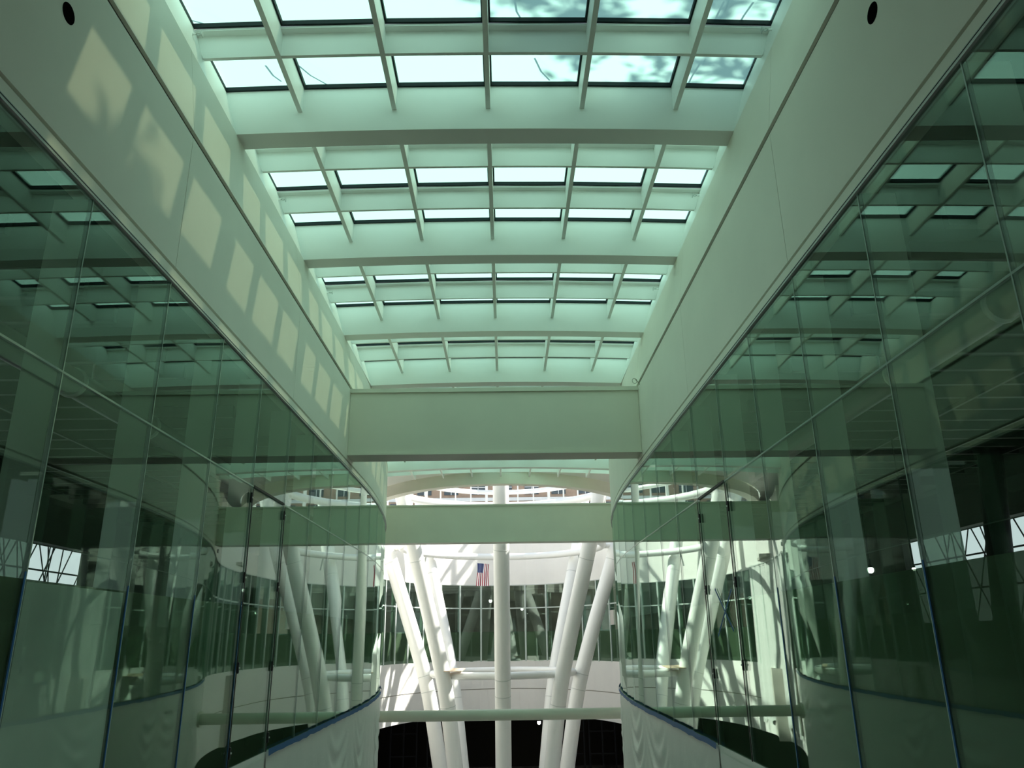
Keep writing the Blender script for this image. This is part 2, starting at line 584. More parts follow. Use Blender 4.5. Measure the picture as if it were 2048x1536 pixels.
# rooms behind the glass walls
for side, nm in ((-1, 'left'), (1, 'right')):
    def X(v):
        return CX + side * v
    def sb(bm, a, b, y0, y1, z0, z1, mi=0):
        x0, x1 = sorted((X(a), X(b)))
        box(bm, x0, x1, y0, y1, z0, z1, mi)
    bm = bmesh.new()
    sb(bm, 4.55, 14.0, -8, 22, -2.2, -1.9)
    sb(bm, 10.2, 14.0, 22, 72, -2.2, -1.9)
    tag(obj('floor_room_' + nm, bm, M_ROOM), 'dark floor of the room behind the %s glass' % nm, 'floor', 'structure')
    bm = bmesh.new()
    sb(bm, 4.3, 14.0, -8, 22, 4.75, 4.95)
    sb(bm, 7.8, 14.0, 22, 44, 4.75, 4.95)
    sb(bm, 10.2, 14.0, 44, 72, 4.75, 4.95)
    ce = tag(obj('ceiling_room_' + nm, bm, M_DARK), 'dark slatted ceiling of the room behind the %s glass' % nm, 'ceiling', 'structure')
    bm = bmesh.new()
    for k in range(46):
        yy = -7.5 + k * 0.85
        sb(bm, 5.4 if yy < 24 else 8.2, 13.8, yy, yy + 0.10, 4.45, 4.70)
    for xx in (7.5, 9.5, 11.5, 13.2):
        sb(bm, xx, xx + 0.07, -7.5, 24, 4.38, 4.46)
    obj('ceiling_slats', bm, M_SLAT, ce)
    # outer wall with a long opening
    bm = bmesh.new()
    sb(bm, 14.0, 14.3, -8, 8, -2.2, 4.95)
    sb(bm, 14.0, 14.3, 27, 72, -2.2, 4.95)
    sb(bm, 14.0, 14.3, 8, 27, -2.2, 0.3)
    sb(bm, 14.0, 14.3, 8, 27, 3.0, 4.95)
    if side > 0:
        sb(bm, 14.0, 14.3, 8, 16, -0.3, 3.0)
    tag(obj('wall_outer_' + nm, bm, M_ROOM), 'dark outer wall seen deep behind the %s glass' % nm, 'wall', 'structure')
    # metal lattice screen outside the opening
    root = empty('lattice_screen', (X(14.8), 17, 0.3), 'white lattice screen in the opening behind the %s glass' % nm, 'screen', 'thing')
    bm = bmesh.new()
    rr = random.Random(3 + side)
    for k in range(40):
        y0 = 7 + k * 0.53
        tube(bm, [(X(14.8), y0, -0.2), (X(14.8), y0 + 1.9 * (1 if k % 2 else -1), 3.3)], 0.022, 6)
        tube(bm, [(X(14.9), y0 + rr.uniform(-.4, .4), -0.2), (X(14.9), y0 + rr.uniform(-2, 2), 3.3)], 0.02, 6)
    obj('lattice_bars', bm, M_SLAT, root)
    bm = bmesh.new()
    for zz in (0.2, 1.3, 2.3, 3.1):
        tube(bm, [(X(14.85), 6.5, zz), (X(14.85), 28, zz)], 0.03, 6)
    obj('lattice_rails', bm, M_SLAT, root)
    # air duct along the room
    root = empty('air_duct', (X(6.6), -6, 4.0), 'long round air duct under the ceiling behind the %s glass' % nm, 'duct', 'thing')
    bm = bmesh.new()
    tube(bm, [(X(6.6), -6, 3.95), (X(6.6), 21.5, 3.95)], 0.22, 16)
    obj('duct_tube', bm, M_DUCT, root, True)
    for k in range(10):
        bm = bmesh.new()
        tube(bm, [(X(6.6), -4.6 + k * 2.7, 3.95), (X(6.6), -4.52 + k * 2.7, 3.95)], 0.25, 16)
        obj('duct_collar', bm, M_TRACK, root, True)
    for k in range(5):
        bm = bmesh.new()
        tube(bm, [(X(6.6), -4 + k * 5.4, 4.15), (X(6.6), -4 + k * 5.4, 4.76)], 0.015, 6)
        obj('duct_hanger', bm, M_TRACK, root)
    # columns in the room
    for k, (xx, y0) in enumerate(((11.5, 12.0), (12.2, 19.5))):
        bm = bmesh.new()
        tube(bm, [(X(xx), y0, -1.9), (X(xx + 0.9), y0 + 0.3, 4.68)], 0.30, 14)
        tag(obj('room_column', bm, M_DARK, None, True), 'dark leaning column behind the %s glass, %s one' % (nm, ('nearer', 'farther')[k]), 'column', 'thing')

# dark hall under and behind the far wall, rooms behind far glass
bm = bmesh.new()
box(bm, -14.2, 13.8, 84, 84.4, -2, 9, 1)
box(bm, -14.2, 13.8, 84, 84.4, -12, -2)
box(bm, -22, -14.2, 72, 72.3, -12, 9)
box(bm, 13.8, 21.5, 72, 72.3, -12, 9)
box(bm, -14.4, -14.2, 72, 84, -12, -2.2)
box(bm, 13.8, 14.0, 72, 84, -12, -2.2)
box(bm, -22.3, -22, 44, 72, -12, 9)
box(bm, 21.5, 21.8, 44, 72, -12, 9)
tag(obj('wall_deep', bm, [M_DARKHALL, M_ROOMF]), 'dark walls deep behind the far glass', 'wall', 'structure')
bm = bmesh.new()
for k in range(NR):
    j = (k + 1) % NR
    a = 2 * pi * k / NR
    if sin(a) < -0.40:
        continue
    hexa(bm, [ell(9.8, 13.4, k, 4.8), ell(9.8, 13.4, j, 4.8), rectpt(j, 4.8), rectpt(k, 4.8)],
         [ell(9.8, 13.4, k, 5.0), ell(9.8, 13.4, j, 5.0), rectpt(j, 5.0), rectpt(k, 5.0)])
    hexa(bm, [ell(9.8, 13.4, k, -6.1), ell(9.8, 13.4, j, -6.1), rectpt(j, -6.1), rectpt(k, -6.1)],
         [ell(9.8, 13.4, k, -2.0), ell(9.8, 13.4, j, -2.0), rectpt(j, -2.0), rectpt(k, -2.0)])
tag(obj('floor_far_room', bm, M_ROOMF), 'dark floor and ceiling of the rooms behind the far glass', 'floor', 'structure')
# dim door frames in the dark lower hall
for k, (x, w_) in enumerate(((-9.6, 2.4), (-6.4, 2.0), (6.0, 2.2), (8.8, 2.4))):
    root = empty('door_%d' % (k + 1), (x, 78, -12), 'dim framed glass door in the dark lower hall, %s from the left' % ORD[k], 'door', 'structure')
    bm = bmesh.new()
    for xx in (x - w_ / 2, x, x + w_ / 2):
        box(bm, xx - 0.07, xx + 0.07, 78, 78.15, -12, -6.2)
    for zz in (-10.2, -8.3, -6.3):
        box(bm, x - w_ / 2, x + w_ / 2, 78.02, 78.13, zz - 0.05, zz + 0.05)
    obj('door_frame', bm, M_SLAT, root)

# ------------------------------------------------------------------ skylight
RIB5 = [-3.42, -1.82, -0.22, 1.385, 2.99]
def arch(x):
    return 0.09 * (1 - min(1.6, abs(x - CX) / 4.4)**2)
GY = [-6.85 + 4.52 * k for k in range(11)]            # girder centre lines, last 38.35
XL0, XL1, XR0, XR1 = -4.46, -4.74, 3.95, 4.23         # curb foot and curb head
def xslices(x0, x1, n=12):
    return [x0 + (x1 - x0) * k / n for k in range(n + 1)]
def arched_bar(bm, x0, x1, y0, y1, zb, zt, n=12, x0t=None, x1t=None, mi=0):
    xb = xslices(x0, x1, n)
    xt = xslices(x0t if x0t is not None else x0, x1t if x1t is not None else x1, n)
    rows = []
    for a, b in zip(xb, xt):
        rows.append([bm.verts.new(v) for v in ((a, y0, zb + arch(a)), (b, y0, zt + arch(a)), (b, y1, zt + arch(a)), (a, y1, zb + arch(a)))])
    for A, B in zip(rows, rows[1:]):
        for k in range(4):
            j = (k + 1) % 4
            bm.faces.new((A[k], A[j], B[j], B[k])).material_index = mi
    bm.faces.new(rows[0]).material_index = mi
    bm.faces.new(rows[-1][::-1]).material_index = mi
gnames = {3: 'above the viewer', 4: 'first below the top of the picture', 5: 'second below the top of the picture', 6: 'third below the top, nearest the deep beam',
          7: 'just behind the deep beam'}
for k, gy in enumerate(GY):
    if k < 3:
        continue
    bm = bmesh.new()
    if gy < 25:
        arched_bar(bm, XL0, XR0, gy - 0.21, gy + 0.21, 8.11, 9.0, 16, XL1 - (0.08 if gy > 24 else 0), XR1 + (0.08 if gy > 24 else 0))
    else:
        ww = hw(gy + 0.4) + 0.15
        arched_bar(bm, CX - ww, CX + ww, gy - 0.21, gy + 0.21, 8.11, 9.0, 16)
    tag(obj('roof_girder', bm, M_COFFER), 'wide pale arched skylight girder, ' + gnames.get(k, 'hidden from view past the deep beam, %s along the roof' % ORD[k]), 'girder', 'thing', 'skylight girders')
bnames = {3: 'at the top of the picture', 4: 'between the first and second girders', 5: 'between the second and third girders', 6: 'just in front of the deep beam'}
for k, (ga, gb) in enumerate(zip(GY, GY[1:] + [42.87])):
    if k < 3:
        continue
    y0, y1 = ga + 0.21, gb - 0.21
    root = empty('skylight', (CX, (ga + gb) / 2, 8.9), 'skylight bay of pale fins and frosted panes, ' + bnames.get(k, 'past the deep beam, %s along the roof' % ORD[k]), 'skylight', 'thing', 'skylight bays')
    XL0, XL1, XR0, XR1 = -4.46, -4.74, 3.95, 4.23
    RIBS = RIB5
    if ga > 24:
        ww = hw(gb) + 0.5
        XL0, XL1, XR0, XR1 = CX - ww, CX - ww - 0.05, CX + ww, CX + ww + 0.05
        RIBS = [x for x in [-8.22, -6.62, -5.02] + RIB5 + [4.59, 6.19, 7.79] if XL0 + 0.3 < x < XR0 - 0.3]
    f1, f2 = ga + (gb - ga) / 3, ga + 2 * (gb - ga) / 3
    for fy in (f1, f2):
        bm = bmesh.new()
        arched_bar(bm, XL0 - (0.11 if ga < 24 else 0), XR0 + (0.11 if ga < 24 else 0), fy - 0.03, fy + 0.03, 8.52, 8.93, 14, XL1, XR1)
        arched_bar(bm, XL1, XR1, fy - 0.15, fy + 0.10, 8.93, 8.97, 14)
        obj('cross_fin', bm, M_COFFER, root)
    for x in RIBS:
        bm = bmesh.new()
        box(bm, x - 0.04, x + 0.04, y0, y1, 8.515 + arch(x), 8.975 + arch(x))
        obj('rib', bm, M_COFFER, root)
    for sx, a, b in (('left', XL0, XL1), ('right', XR0, XR1)):
        d = -0.06 if sx == 'left' else 0.06
        bm = bmesh.new()
        hexa(bm, [(a, y0, 8.13), (a, y1, 8.13), (a + d, y1, 8.13), (a + d, y0, 8.13)],
             [(b, y0, 9.06), (b, y1, 9.06), (b + d, y1, 9.06), (b + d, y0, 9.06)])
        obj('curb', bm, M_COFFER, root)
    xs = [XL1] + RIBS + [XR1]
    for ya, yb, na, nb in ((y0, f1, 0, 0.15), (f1, f2, 0.10, 0.15), (f2, y1, 0.10, 0.0)):
        for xa, xb in zip(xs, xs[1:]):
            xa_, xb_ = xa + (0.04 if xa != XL1 else 0), xb - (0.04 if xb != XR1 else 0)
            c0, c1 = ya + na, yb - nb
            pane = bmesh.new()
            quad(pane, (xa_, c0, 9.05 + arch(xa)), (xb_, c0, 9.05 + arch(xb)), (xb_, c1, 9.05 + arch(xb)), (xa_, c1, 9.05 + arch(xa)))
            po = obj('pane', pane, M_SKY_GLASS, root)
            bm = bmesh.new()
            za, zb = 8.972, 9.045
            for (px0, px1, py0, py1) in ((xa_, xb_, c1 - 0.04, c1), (xa_, xb_, c0, c0 + 0.04), (xa_, xa_ + 0.03, c0 + 0.04, c1 - 0.04), (xb_ - 0.03, xb_, c0 + 0.04, c1 - 0.04)):
                hexa(bm, [(px0, py0, za + arch(px0)), (px1, py0, za + arch(px1)), (px1, py1, za + arch(px1)), (px0, py1, za + arch(px0))],
                     [(px0, py0, zb + arch(px0)), (px1, py0, zb + arch(px1)), (px1, py1, zb + arch(px1)), (px0, py1, zb + arch(px0))])
            obj('gasket', bm, M_GASKET, po)

XL0, XL1, XR0, XR1 = -4.46, -4.74, 3.95, 4.23
# sprinkler heads on the skylight curb
def sprinkler(p, sx, label):
    root = empty('sprinkler_head', p, label, 'sprinkler', 'thing', 'sprinkler heads')
    bm = bmesh.new()
    tube(bm, [p, p + Vector((sx * 0.10, 0, 0.0))], 0.018, 8)
    obj('pipe_stub', bm, M_STEEL, root)
    bm = bmesh.new()
    tube(bm, [p + Vector((sx * 0.10, 0.0, 0)), p + Vector((sx * 0.14, 0.03, 0)), p + Vector((sx * 0.19, 0.0, 0))], 0.008, 6)
    tube(bm, [p + Vector((sx * 0.10, 0.0, 0)), p + Vector((sx * 0.14, -0.03, 0)), p + Vector((sx * 0.19, 0.0, 0))], 0.008, 6)
    obj('yoke', bm, M_TRACK, root)
    bm = bmesh.new()
    box(bm, *sorted((p.x + sx * 0.19, p.x + sx * 0.20)), p.y - 0.04, p.y + 0.04, p.z - 0.035, p.z + 0.035)
    obj('deflector', bm, M_TRACK, root)
for k, (l, r) in enumerate((((395, 75), (1540, 53)), ((562, 400), (1395, 393)), ((657, 592), (1312, 581)))):
    yy = (9.38, 13.98, 18.5)[k]
    sprinkler(Vector((XL0 - 0.22, yy, 8.70)), 1, 'small metal sprinkler head on the left skylight curb, %s from the top' % ORD[k])
    sprinkler(Vector((XR0 + 0.22, yy, 8.72)), -1, 'small metal sprinkler head on the right skylight curb, %s from the top' % ORD[k])
# loose wire loop at the right end of the deep beam
p = on_y(1268, 762, 20.1)
bm = bmesh.new()
tube(bm, [p + Vector((0.06 * cos(a) + 0.02 * a / 6, 0.02 * sin(a), 0.08 * sin(a))) for a in [k * 0.5 for k in range(16)]] + [p + Vector((0.16, 0.0, -0.12))], 0.008, 6)
tag(obj('wire_loop', bm, M_DARKSEAM), 'thin loose wire loop above the right end of the deep beam', 'wire', 'thing')

# ------------------------------------------------------------------ cross beams and tie pipe
def i_beam(name, x0, x1, yf, depth, z0, z1, label, tf=0.10, bf=0.05, rec=0.10):
    root = empty(name, (CX, yf, z0), label, 'beam', 'thing')
    newbox('web', x0, x1, yf + rec, yf + depth - rec, z0 + bf, z1 - tf, M_BEAM, root)
    newbox('top_flange', x0, x1, yf, yf + depth, z1 - tf, z1, M_BEAM, root)
    newbox('bottom_flange', x0, x1, yf, yf + depth, z0, z0 + bf, M_BEAM, root)
    return root
i_beam('crossbeam', -4.25, 3.735, 20.36, 0.82, 4.75, 6.63, 'deep green-grey box beam crossing just past the skylight coffers', 0.11, 0.05, 0.05)
h40 = hw(40.0)
i_beam('crossbeam', CX - h40 + 0.01, CX + h40 - 0.01, 40.0, 0.8, 4.70, 6.65, 'green-grey beam crossing lower and farther, in front of the white columns', 0.08, 0.10, 0.04)
root = empty('tie_pipe', (CX, 40.3, -3.5), 'long horizontal green-grey pipe between the plastic-draped walls', 'pipe', 'thing')
bm = bmesh.new()
tube(bm, [(CX - h40 + 0.02, 40.3, -3.5), (CX + h40 - 0.02, 40.3, -3.5)], 0.255, 28)
obj('pipe', bm, M_BEAM, root, True)
for sx in (-1, 1):
    bm = bmesh.new()
    tube(bm, [(CX + sx * (h40 - 0.02), 40.3, -3.5), (CX + sx * (h40 - 0.12), 40.3, -3.5)], 0.36, 28)
    obj('end_collar', bm, M_BEAM, root)

# ------------------------------------------------------------------ leaning column cluster with rings
RZ = [(-12.0, 3.75), (-9.0, 4.12), (-6.2, 4.62), (-4.0, 5.02), (-2.3, 5.45), (-0.5, 6.02), (1.0, 6.52), (5.0, 7.9), (6.4, 8.38), (9.0, 9.2), (11.0, 9.6)]
def rz(z):
    for (a, ra), (b, rb) in zip(RZ, RZ[1:]):
        if z <= b:
            return ra + (rb - ra) * (z - a) / (b - a)
    return RZ[-1][1]
LN = {0: 'right column of the leaning white cluster', 1: 'far right column of the leaning white cluster, partly hidden', 2: 'farthest white column, hidden behind the central one',
      3: 'far left column of the leaning white cluster, brightly sunlit edge', 4: 'outermost left column of the leaning white cluster', 5: 'near left column, thickest of the left leaning trio',
      6: 'upright white central column in front of the cluster', 7: 'near right column, thickest of the right leaning trio'}
YC = 57.0
for k in range(8):
    a = k * pi / 4
    root = empty('leaning_column', (CX + rz(-12) * cos(a), YC + rz(-12) * sin(a), -12), LN[k], 'column', 'thing', 'leaning white columns')
    zs = [-12 + 0.5 * i for i in range(47)]
    def pt(z):
        r = (rz(z - 0.6) + rz(z) + rz(z + 0.6)) / 3
        return Vector((CX + r * cos(a), YC + r * sin(a), z))
    bm = bmesh.new()
    tube(bm, [pt(z) for z in zs], 0.5, 24)
    obj('shaft', bm, M_STEEL, root, True)
    for zz in ((-4.1, 4.9) if k % 2 else (-3.4, -2.4, 5.3)):
        bm = bmesh.new()
        tube(bm, [pt(zz - 0.015), pt(zz + 0.015)], 0.508, 24)
        obj('weld_seam', bm, M_TRACK, root, True)
def ring(r, z, tr, label, nbr):
    root = empty('ring_pipe', (CX, YC, z), label, 'ring pipe', 'thing', 'ring pipes')
    bm = bmesh.new()
    tube(bm, [(CX + r * cos(2 * pi * i / 72), YC + r * sin(2 * pi * i / 72), z) for i in range(72)], tr, 16, closed=True)
    obj('pipe', bm, M_STEEL, root, True)
    for k in range(8):
        a = k * pi / 4
        rl = rz(z)
        bm = bmesh.new()
        tube(bm, [(CX + r * cos(a), YC + r * sin(a), z), (CX + rl * cos(a), YC + rl * sin(a), z)], tr * 0.8, 12)
        obj('bracket', bm, M_STEEL, root, True)
    return root
ring(4.85, -2.25, 0.23, 'small white ring pipe low inside the column cluster', 0)
r1 = ring(7.3, 6.35, 0.26, 'wide white ring pipe with a flag hanging from it', 0)
for a in (0.62, pi - 0.62):
    bm = bmesh.new()
    p = Vector((CX + 7.3 * cos(a), YC + 7.3 * sin(a), 6.2))
    tube(bm, [p, p + Vector((0.25 * cos(a), 0.25 * sin(a), -1.0))], 0.06, 8)
    obj('strut', bm, M_TRACK, r1)
ring(8.3, 10.7, 0.30, 'uppermost white ring pipe seen through the arched roof opening', 0)

# plywood offcut on the small ring
p = Vector((CX - 3.25, YC - 4.0, -1.98))
bm = bmesh.new()
hexa(bm, [p + Vector(v) for v in ((-0.7, -0.4, 0), (0.6, -0.5, 0.0), (0.8, 0.5, 0.12), (-0.6, 0.5, 0.15))],
     [p + Vector(v) for v in ((-0.7, -0.4, 0.05), (0.6, -0.5, 0.05), (0.8, 0.5, 0.17), (-0.6, 0.5, 0.20))])
tag(obj('plywood_sheet', bm, M_PLY), 'brown plywood offcut lying on the small ring pipe', 'plywood', 'thing')

# flag
fx, fy, fz = -0.0294 * 64.0, 64.0, 5.85
root = empty('flag', (fx, fy, fz), 'striped red, white and blue flag hanging from the wide ring pipe', 'flag', 'thing')
FW, FH, NXF, NZF = 0.95, 1.80, 26, 24
def fpt(u, v, off=0.0):
    return Vector((fx - 0.42 + FW * u - 0.06 * v + 0.03 * sin(v * 5 + u * 3), fy + 0.05 * sin(u * 15 + v * 2) - off, fz - FH * v - 0.10 * u * (1 - v)))
bm = bmesh.new()
for i in range(NXF):
    for j in range(NZF):
        u0, u1, v0, v1 = i / NXF, (i + 1) / NXF, j / NZF, (j + 1) / NZF
        f = quad(bm, fpt(u0, v1), fpt(u1, v1), fpt(u1, v0), fpt(u0, v0))
        f.material_index = 1 if (i // 2) % 2 else 0
        if i < 14 and j < 10:
            f.material_index = 2
bmesh.ops.remove_doubles(bm, verts=bm.verts, dist=1e-5)
obj('cloth', bm, [M_RED, M_WHITE, M_BLUE], root)
bm = bmesh.new()
for i in range(9):
    for j in range(11):
        if (i + j) % 2:
            continue
        u, v = 0.03 + 0.48 * i / 8, 0.02 + 0.375 * j / 10
        c = fpt(u, v, 0.012)
        vs = []
        for k in range(10):
            rr = 0.022 if k % 2 == 0 else 0.009
            vs.append(bm.verts.new(c + Vector((rr * sin(pi * k / 5), 0, rr * cos(pi * k / 5)))))
        bm.faces.new(vs)
obj('stars', bm, M_WHITE, root)
bm = bmesh.new()
tube(bm, [fpt(0, 0), Vector((fx - 0.9, fy + 0.05, 6.25))], 0.015, 6)
tube(bm, [fpt(1, 0), Vector((fx + 0.4, fy + 0.05, 6.25))], 0.015, 6)
obj('cord', bm, M_WHITE, root)

# ------------------------------------------------------------------ plastic sheeting on the parapets
def drape(side, y0, y1, ztop, zbot, off, name, label, tape=True, seed=0):
    rr = random.Random(seed)
    s0, s1 = s_of_y(y0), s_of_y(y1)
    ns, nz = int((s1 - s0) / 0.14), 70
    sw = [(s0 + 1.2 + 2.7 * k + rr.uniform(-.5, .5), rr.uniform(0.3, 0.9), rr.uniform(0.8, 1.35)) for k in range(int((s1 - s0) / 2.7) + 1) if k % 3 != 1]
    bm = bmesh.new()
    grid = []
    for i in range(ns + 1):
        ss = s0 + (s1 - s0) * i / ns
        p, t, q = at_s(ss, side)
        col = []
        for j in range(nz + 1):
            v = j / nz
            z = ztop + (zbot - ztop) * v
            d = 0.006 * sin(ss * 7.0 + 1.7 * sin(z * 0.9)) * min(1, v * 6)
            for (c, lev, wd) in sw:
                u = (ss - c) / wd
                if abs(u) < 1.3:
                    env = max(0, 1 - (u / 1.3)**2)
                    h = (ztop - z) - lev * (1 - 0.75 * u * u)
                    d += 0.035 * env * sin(h * 11.0 + 1.5 * sin(ss * 1.3)) * exp(-((h - 0.9) / 0.9)**2)
            rag = 0.18 * sin(ss * 2.3) + 0.1 * sin(ss * 5.1) if j == nz else 0
            col.append(bm.verts.new(p - q * (off + 0.03 + d) + Vector((0, 0, z + rag))))
        grid.append(col)
    for A, B in zip(grid, grid[1:]):
        for j in range(nz):
            bm.faces.new((A[j], A[j + 1], B[j + 1], B[j]))
    root = empty(name, at_s(s0, side)[0] + Vector((0, 0, ztop)), label, 'plastic sheet', 'thing', 'plastic sheets on the parapets')
    obj('sheet', bm, M_SHEET, root, True)
    if tape:
        bm = bmesh.new()
        n = int((s1 - s0) / 0.3)
        prev = None
        for i in range(n + 1):
            ss = s0 + (s1 - s0) * i / n
            p, t, q = at_s(ss, side)
            zj = ztop + rr.uniform(-0.012, 0.012)
            row = [bm.verts.new(p - q * (off + 0.075) + Vector((0, 0, zj - 0.05 - rr.uniform(0, .02)))), bm.verts.new(p - q * (off + 0.065) + Vector((0, 0, zj + 0.045)))]
            if prev:
                bm.faces.new((prev[0], row[0], row[1], prev[1]))
            prev = row
        obj('blue_tape', bm, M_TAPE, root)
    return root
drape(-1, 14.85, 43.5, ZG0, -8.2, 0.0, 'plastic_sheet', 'white plastic sheet taped in blue along the curved left parapet', True, 1)
drape(1, 14.85, 43.5, ZG0, -8.2, 0.0, 'plastic_sheet', 'white plastic sheet taped in blue along the curved right parapet', True, 2)
drape(-1, 4.0, 14.75, ZG0 - 0.10, -7.5, 0.0, 'plastic_sheet', 'untaped white plastic sheet on the straight left parapet, nearest the viewer', False, 3)
drape(1, 4.0, 14.75, ZG0 - 0.10, -7.5, 0.0, 'plastic_sheet', 'untaped white plastic sheet on the straight right parapet, nearest the viewer', False, 4)

# tall pleated plastic curtain hanging on the left side of the oval hall
s0, s1 = s_of_y(45.2), s_of_y(55.5)
bm = bmesh.new()
prev = None
n = int((s1 - s0) / 0.09)
rr = random.Random(5)
ph = 0.0
for i in range(n + 1):
    ss = s0 + (s1 - s0) * i / n
    p, t, q = at_s(ss, -1)
    ph += rr.uniform(0.3, 0.9)
    d0, d1 = 0.05 + 0.03 * sin(ph), 0.10 + 0.075 * sin(ph + 0.3)
    row = [bm.verts.new(p - q * (d0 + (d1 - d0) * min(1, v * 1.5)) + Vector((0, 0, 4.55 - 9.9 * v + (0.15 * sin(ph * 0.7) if v == 1 else 0)))) for v in (0, 0.15, 0.35, 0.6, 0.8, 1)]
    if prev:
        for k in range(5):
            bm.faces.new((prev[k], prev[k + 1], row[k + 1], row[k]))
    prev = row
root = empty('plastic_curtain', at_s(s0, -1)[0] + Vector((0, 0, 4.55)), 'tall pleated white plastic curtain on the sunlit left side of the oval hall', 'curtain', 'thing')
obj('sheet', bm, M_SHEET, root, True)
bm = bmesh.new()
strip(bm, s0, s1, 4.52, 4.60, -0.09, -0.02, -1)
obj('hanging_rail', bm, M_TRACK, root)

# blue tape strips running down glass joints, crossed tape
def jt(side, s, z0, z1, label):
    p, t, q = at_s(s, side)
    bm = bmesh.new()
    P = [p - t * 0.038 - q * 0.008, p - t * 0.014 - q * 0.008, p - t * 0.014 - q * 0.0035, p - t * 0.038 - q * 0.0035]
    hexa(bm, [v + Vector((0, 0, z0)) for v in P], [v + Vector((0, 0, z1)) for v in P])
    tag(obj('tape_strip', bm, M_TAPE), label, 'tape', 'thing', 'blue tape on glass joints')
for side, nm in ((-1, 'left'), (1, 'right')):
    for k in range(0, 4):
        jt(side, s705 + (k - (1 if side > 0 else 0)) * PITCHG, ZG0, 0.62, 'blue masking tape down a joint of the %s glass, %s from the viewer' % (nm, ORD[k]))
xr = at_s(10, 1)[0].x - 0.016
root = empty('tape_cross', on_x(1452, 1225, xr), 'large blue tape X stuck on a pane of the right glass', 'tape', 'thing')
for a, b in (((1430, 1178), (1468, 1262)), ((1463, 1178), (1437, 1272))):
    pa, pb = on_x(*a, xr), on_x(*b, xr)
    d = (pb - pa).normalized()
    e = d.cross(Vector((1, 0, 0))).normalized() * 0.022
    bm = bmesh.new()
    th = Vector((0.003, 0, 0))
    hexa(bm, [pa - e, pb - e, pb + e, pa + e], [pa - e - th, pb - e - th, pb + e - th, pa + e - th])
    obj('tape_stroke', bm, M_TAPE, root)

# black clamps on open glass joints
def clamp(px, py, side, label):
    X = at_s(10, side)[0].x - side * 0.012
    p = on_x(px, py, X)
    root = empty('glass_clamp', p, label, 'clamp', 'thing', 'black clamps on the %s glass' % ('left' if side < 0 else 'right'))
    bm = bmesh.new()
    x0, x1 = sorted((p.x, p.x - side * 0.03))
    box(bm, x0, x1, p.y - 0.026, p.y + 0.026, p.z - 0.085, p.z + 0.085)
    bmesh.ops.bevel(bm, geom=bm.edges[:], offset=0.008, segments=1, affect='EDGES')
    obj('clamp_plate', bm, M_BLACK, root)
    bm = bmesh.new()
    tube(bm, [(p.x - side * 0.028, p.y, p.z), (p.x - side * 0.045, p.y, p.z)], 0.014, 8)
    obj('clamp_screw', bm, M_TRACK, root)
LC = [(501, 995), (487, 1155), (474, 1336), (457, 1507)]
for k, c in enumerate(LC):
    clamp(*c, -1, 'black clamp on the nearer open joint of the left glass, %s from the top' % ORD[k])
for k, c in enumerate([(567, 1031), (554, 1174), (543, 1332), (534, 1475)]):
    clamp(*c, -1, 'black clamp on the farther open joint of the left glass, %s from the top' % ORD[k])
for k, c in enumerate([(1458, 1012), (1473, 1164), (1488, 1330)]):
    clamp(*c, 1, 'black clamp on the nearer open joint of the right glass, %s from the top' % ORD[k])
for k, c in enumerate([(1401, 1037), (1414, 1180), (1430, 1347)]):
    clamp(*c, 1, 'black clamp on the farther open joint of the right glass, %s from the top' % ORD[k])
# open (unsealed) joint lines: black rubber seals
for side, nm in ((-1, 'left'), (1, 'right')):
    for q_, y_ in (('nearer', 12.9), ('farther', 14.86)):
        p, t, q = at_s(s_of_y(y_), side)
        bm = bmesh.new()
        P = [p - t * 0.014 - q * 0.024, p + t * 0.014 - q * 0.024, p + t * 0.014 - q * 0.0145, p - t * 0.014 - q * 0.0145]
        hexa(bm, [v + Vector((0, 0, ZG0)) for v in P], [v + Vector((0, 0, 2.45)) for v in P])
        tag(obj('rubber_seal', bm, M_BLACK), 'black rubber seal down the %s open joint of the %s glass' % (q_, nm), 'seal', 'thing')
    p0, t, q = at_s(s_of_y(12.95), side)
    p1 = at_s(s_of_y(14.8), side)[0]
    bm = bmesh.new()
    P = [p0 - q * 0.024, p1 - q * 0.024, p1 - q * 0.013, p0 - q * 0.013]
    hexa(bm, [v + Vector((0, 0, 2.48)) for v in P], [v + Vector((0, 0, 2.52)) for v in P])
    tag(obj('rubber_seal', bm, M_BLACK), 'short black seal along the crossbar between two panes of the %s glass' % nm, 'seal', 'thing')

# ------------------------------------------------------------------ lamps behind the glass and in the dark hall
def lamp(p, r, label):
    p = Vector(p)
    root = empty('lamp', p, label, 'lamp', 'thing', 'work lamps')
    bm = bmesh.new()
    ball(bm, p, r)
    obj('bulb', bm, M_LAMP, root, True)
    bm = bmesh.new()
    tube(bm, [p + Vector((0, 0, r * 0.7)), p + Vector((0, 0, r * 1.6))], [r * 0.9, r * 0.4], 12)
    obj('housing', bm, M_DARK, root)
    bm = bmesh.new()
    tube(bm, [p + Vector((0, 0, r * 1.6)), Vector((p.x, p.y, 4.85 if p.z > -2 else -6.05))], 0.02, 6)
    obj('hanger', bm, M_DARK, root)
def at_y(px, py, Y):
    return on_y(px, py, Y)
lamp(at_y(981, 1202, 77), 0.15, 'bright lamp behind the far glass, left of the central column')
lamp(at_y(1044, 1218, 76), 0.13, 'bright lamp behind the far glass, right of the central column')
lamp(at_y(1078, 1445, 76), 0.17, 'bright lamp in the dark opening under the long pipe')
lamp((10.6, 58.0, 3.6), 0.13, 'upper bright lamp behind the curved right end of the far glass')
lamp((10.9, 58.6, 2.5), 0.12, 'lower bright lamp behind the curved right end of the far glass')
lamp(on_x(1741, 1140, 8.0), 0.07, 'bright lamp behind the right glass, larger of the two')
lamp(on_x(1828, 1138, 9.0), 0.04, 'dim lamp behind the right glass, smaller of the two')
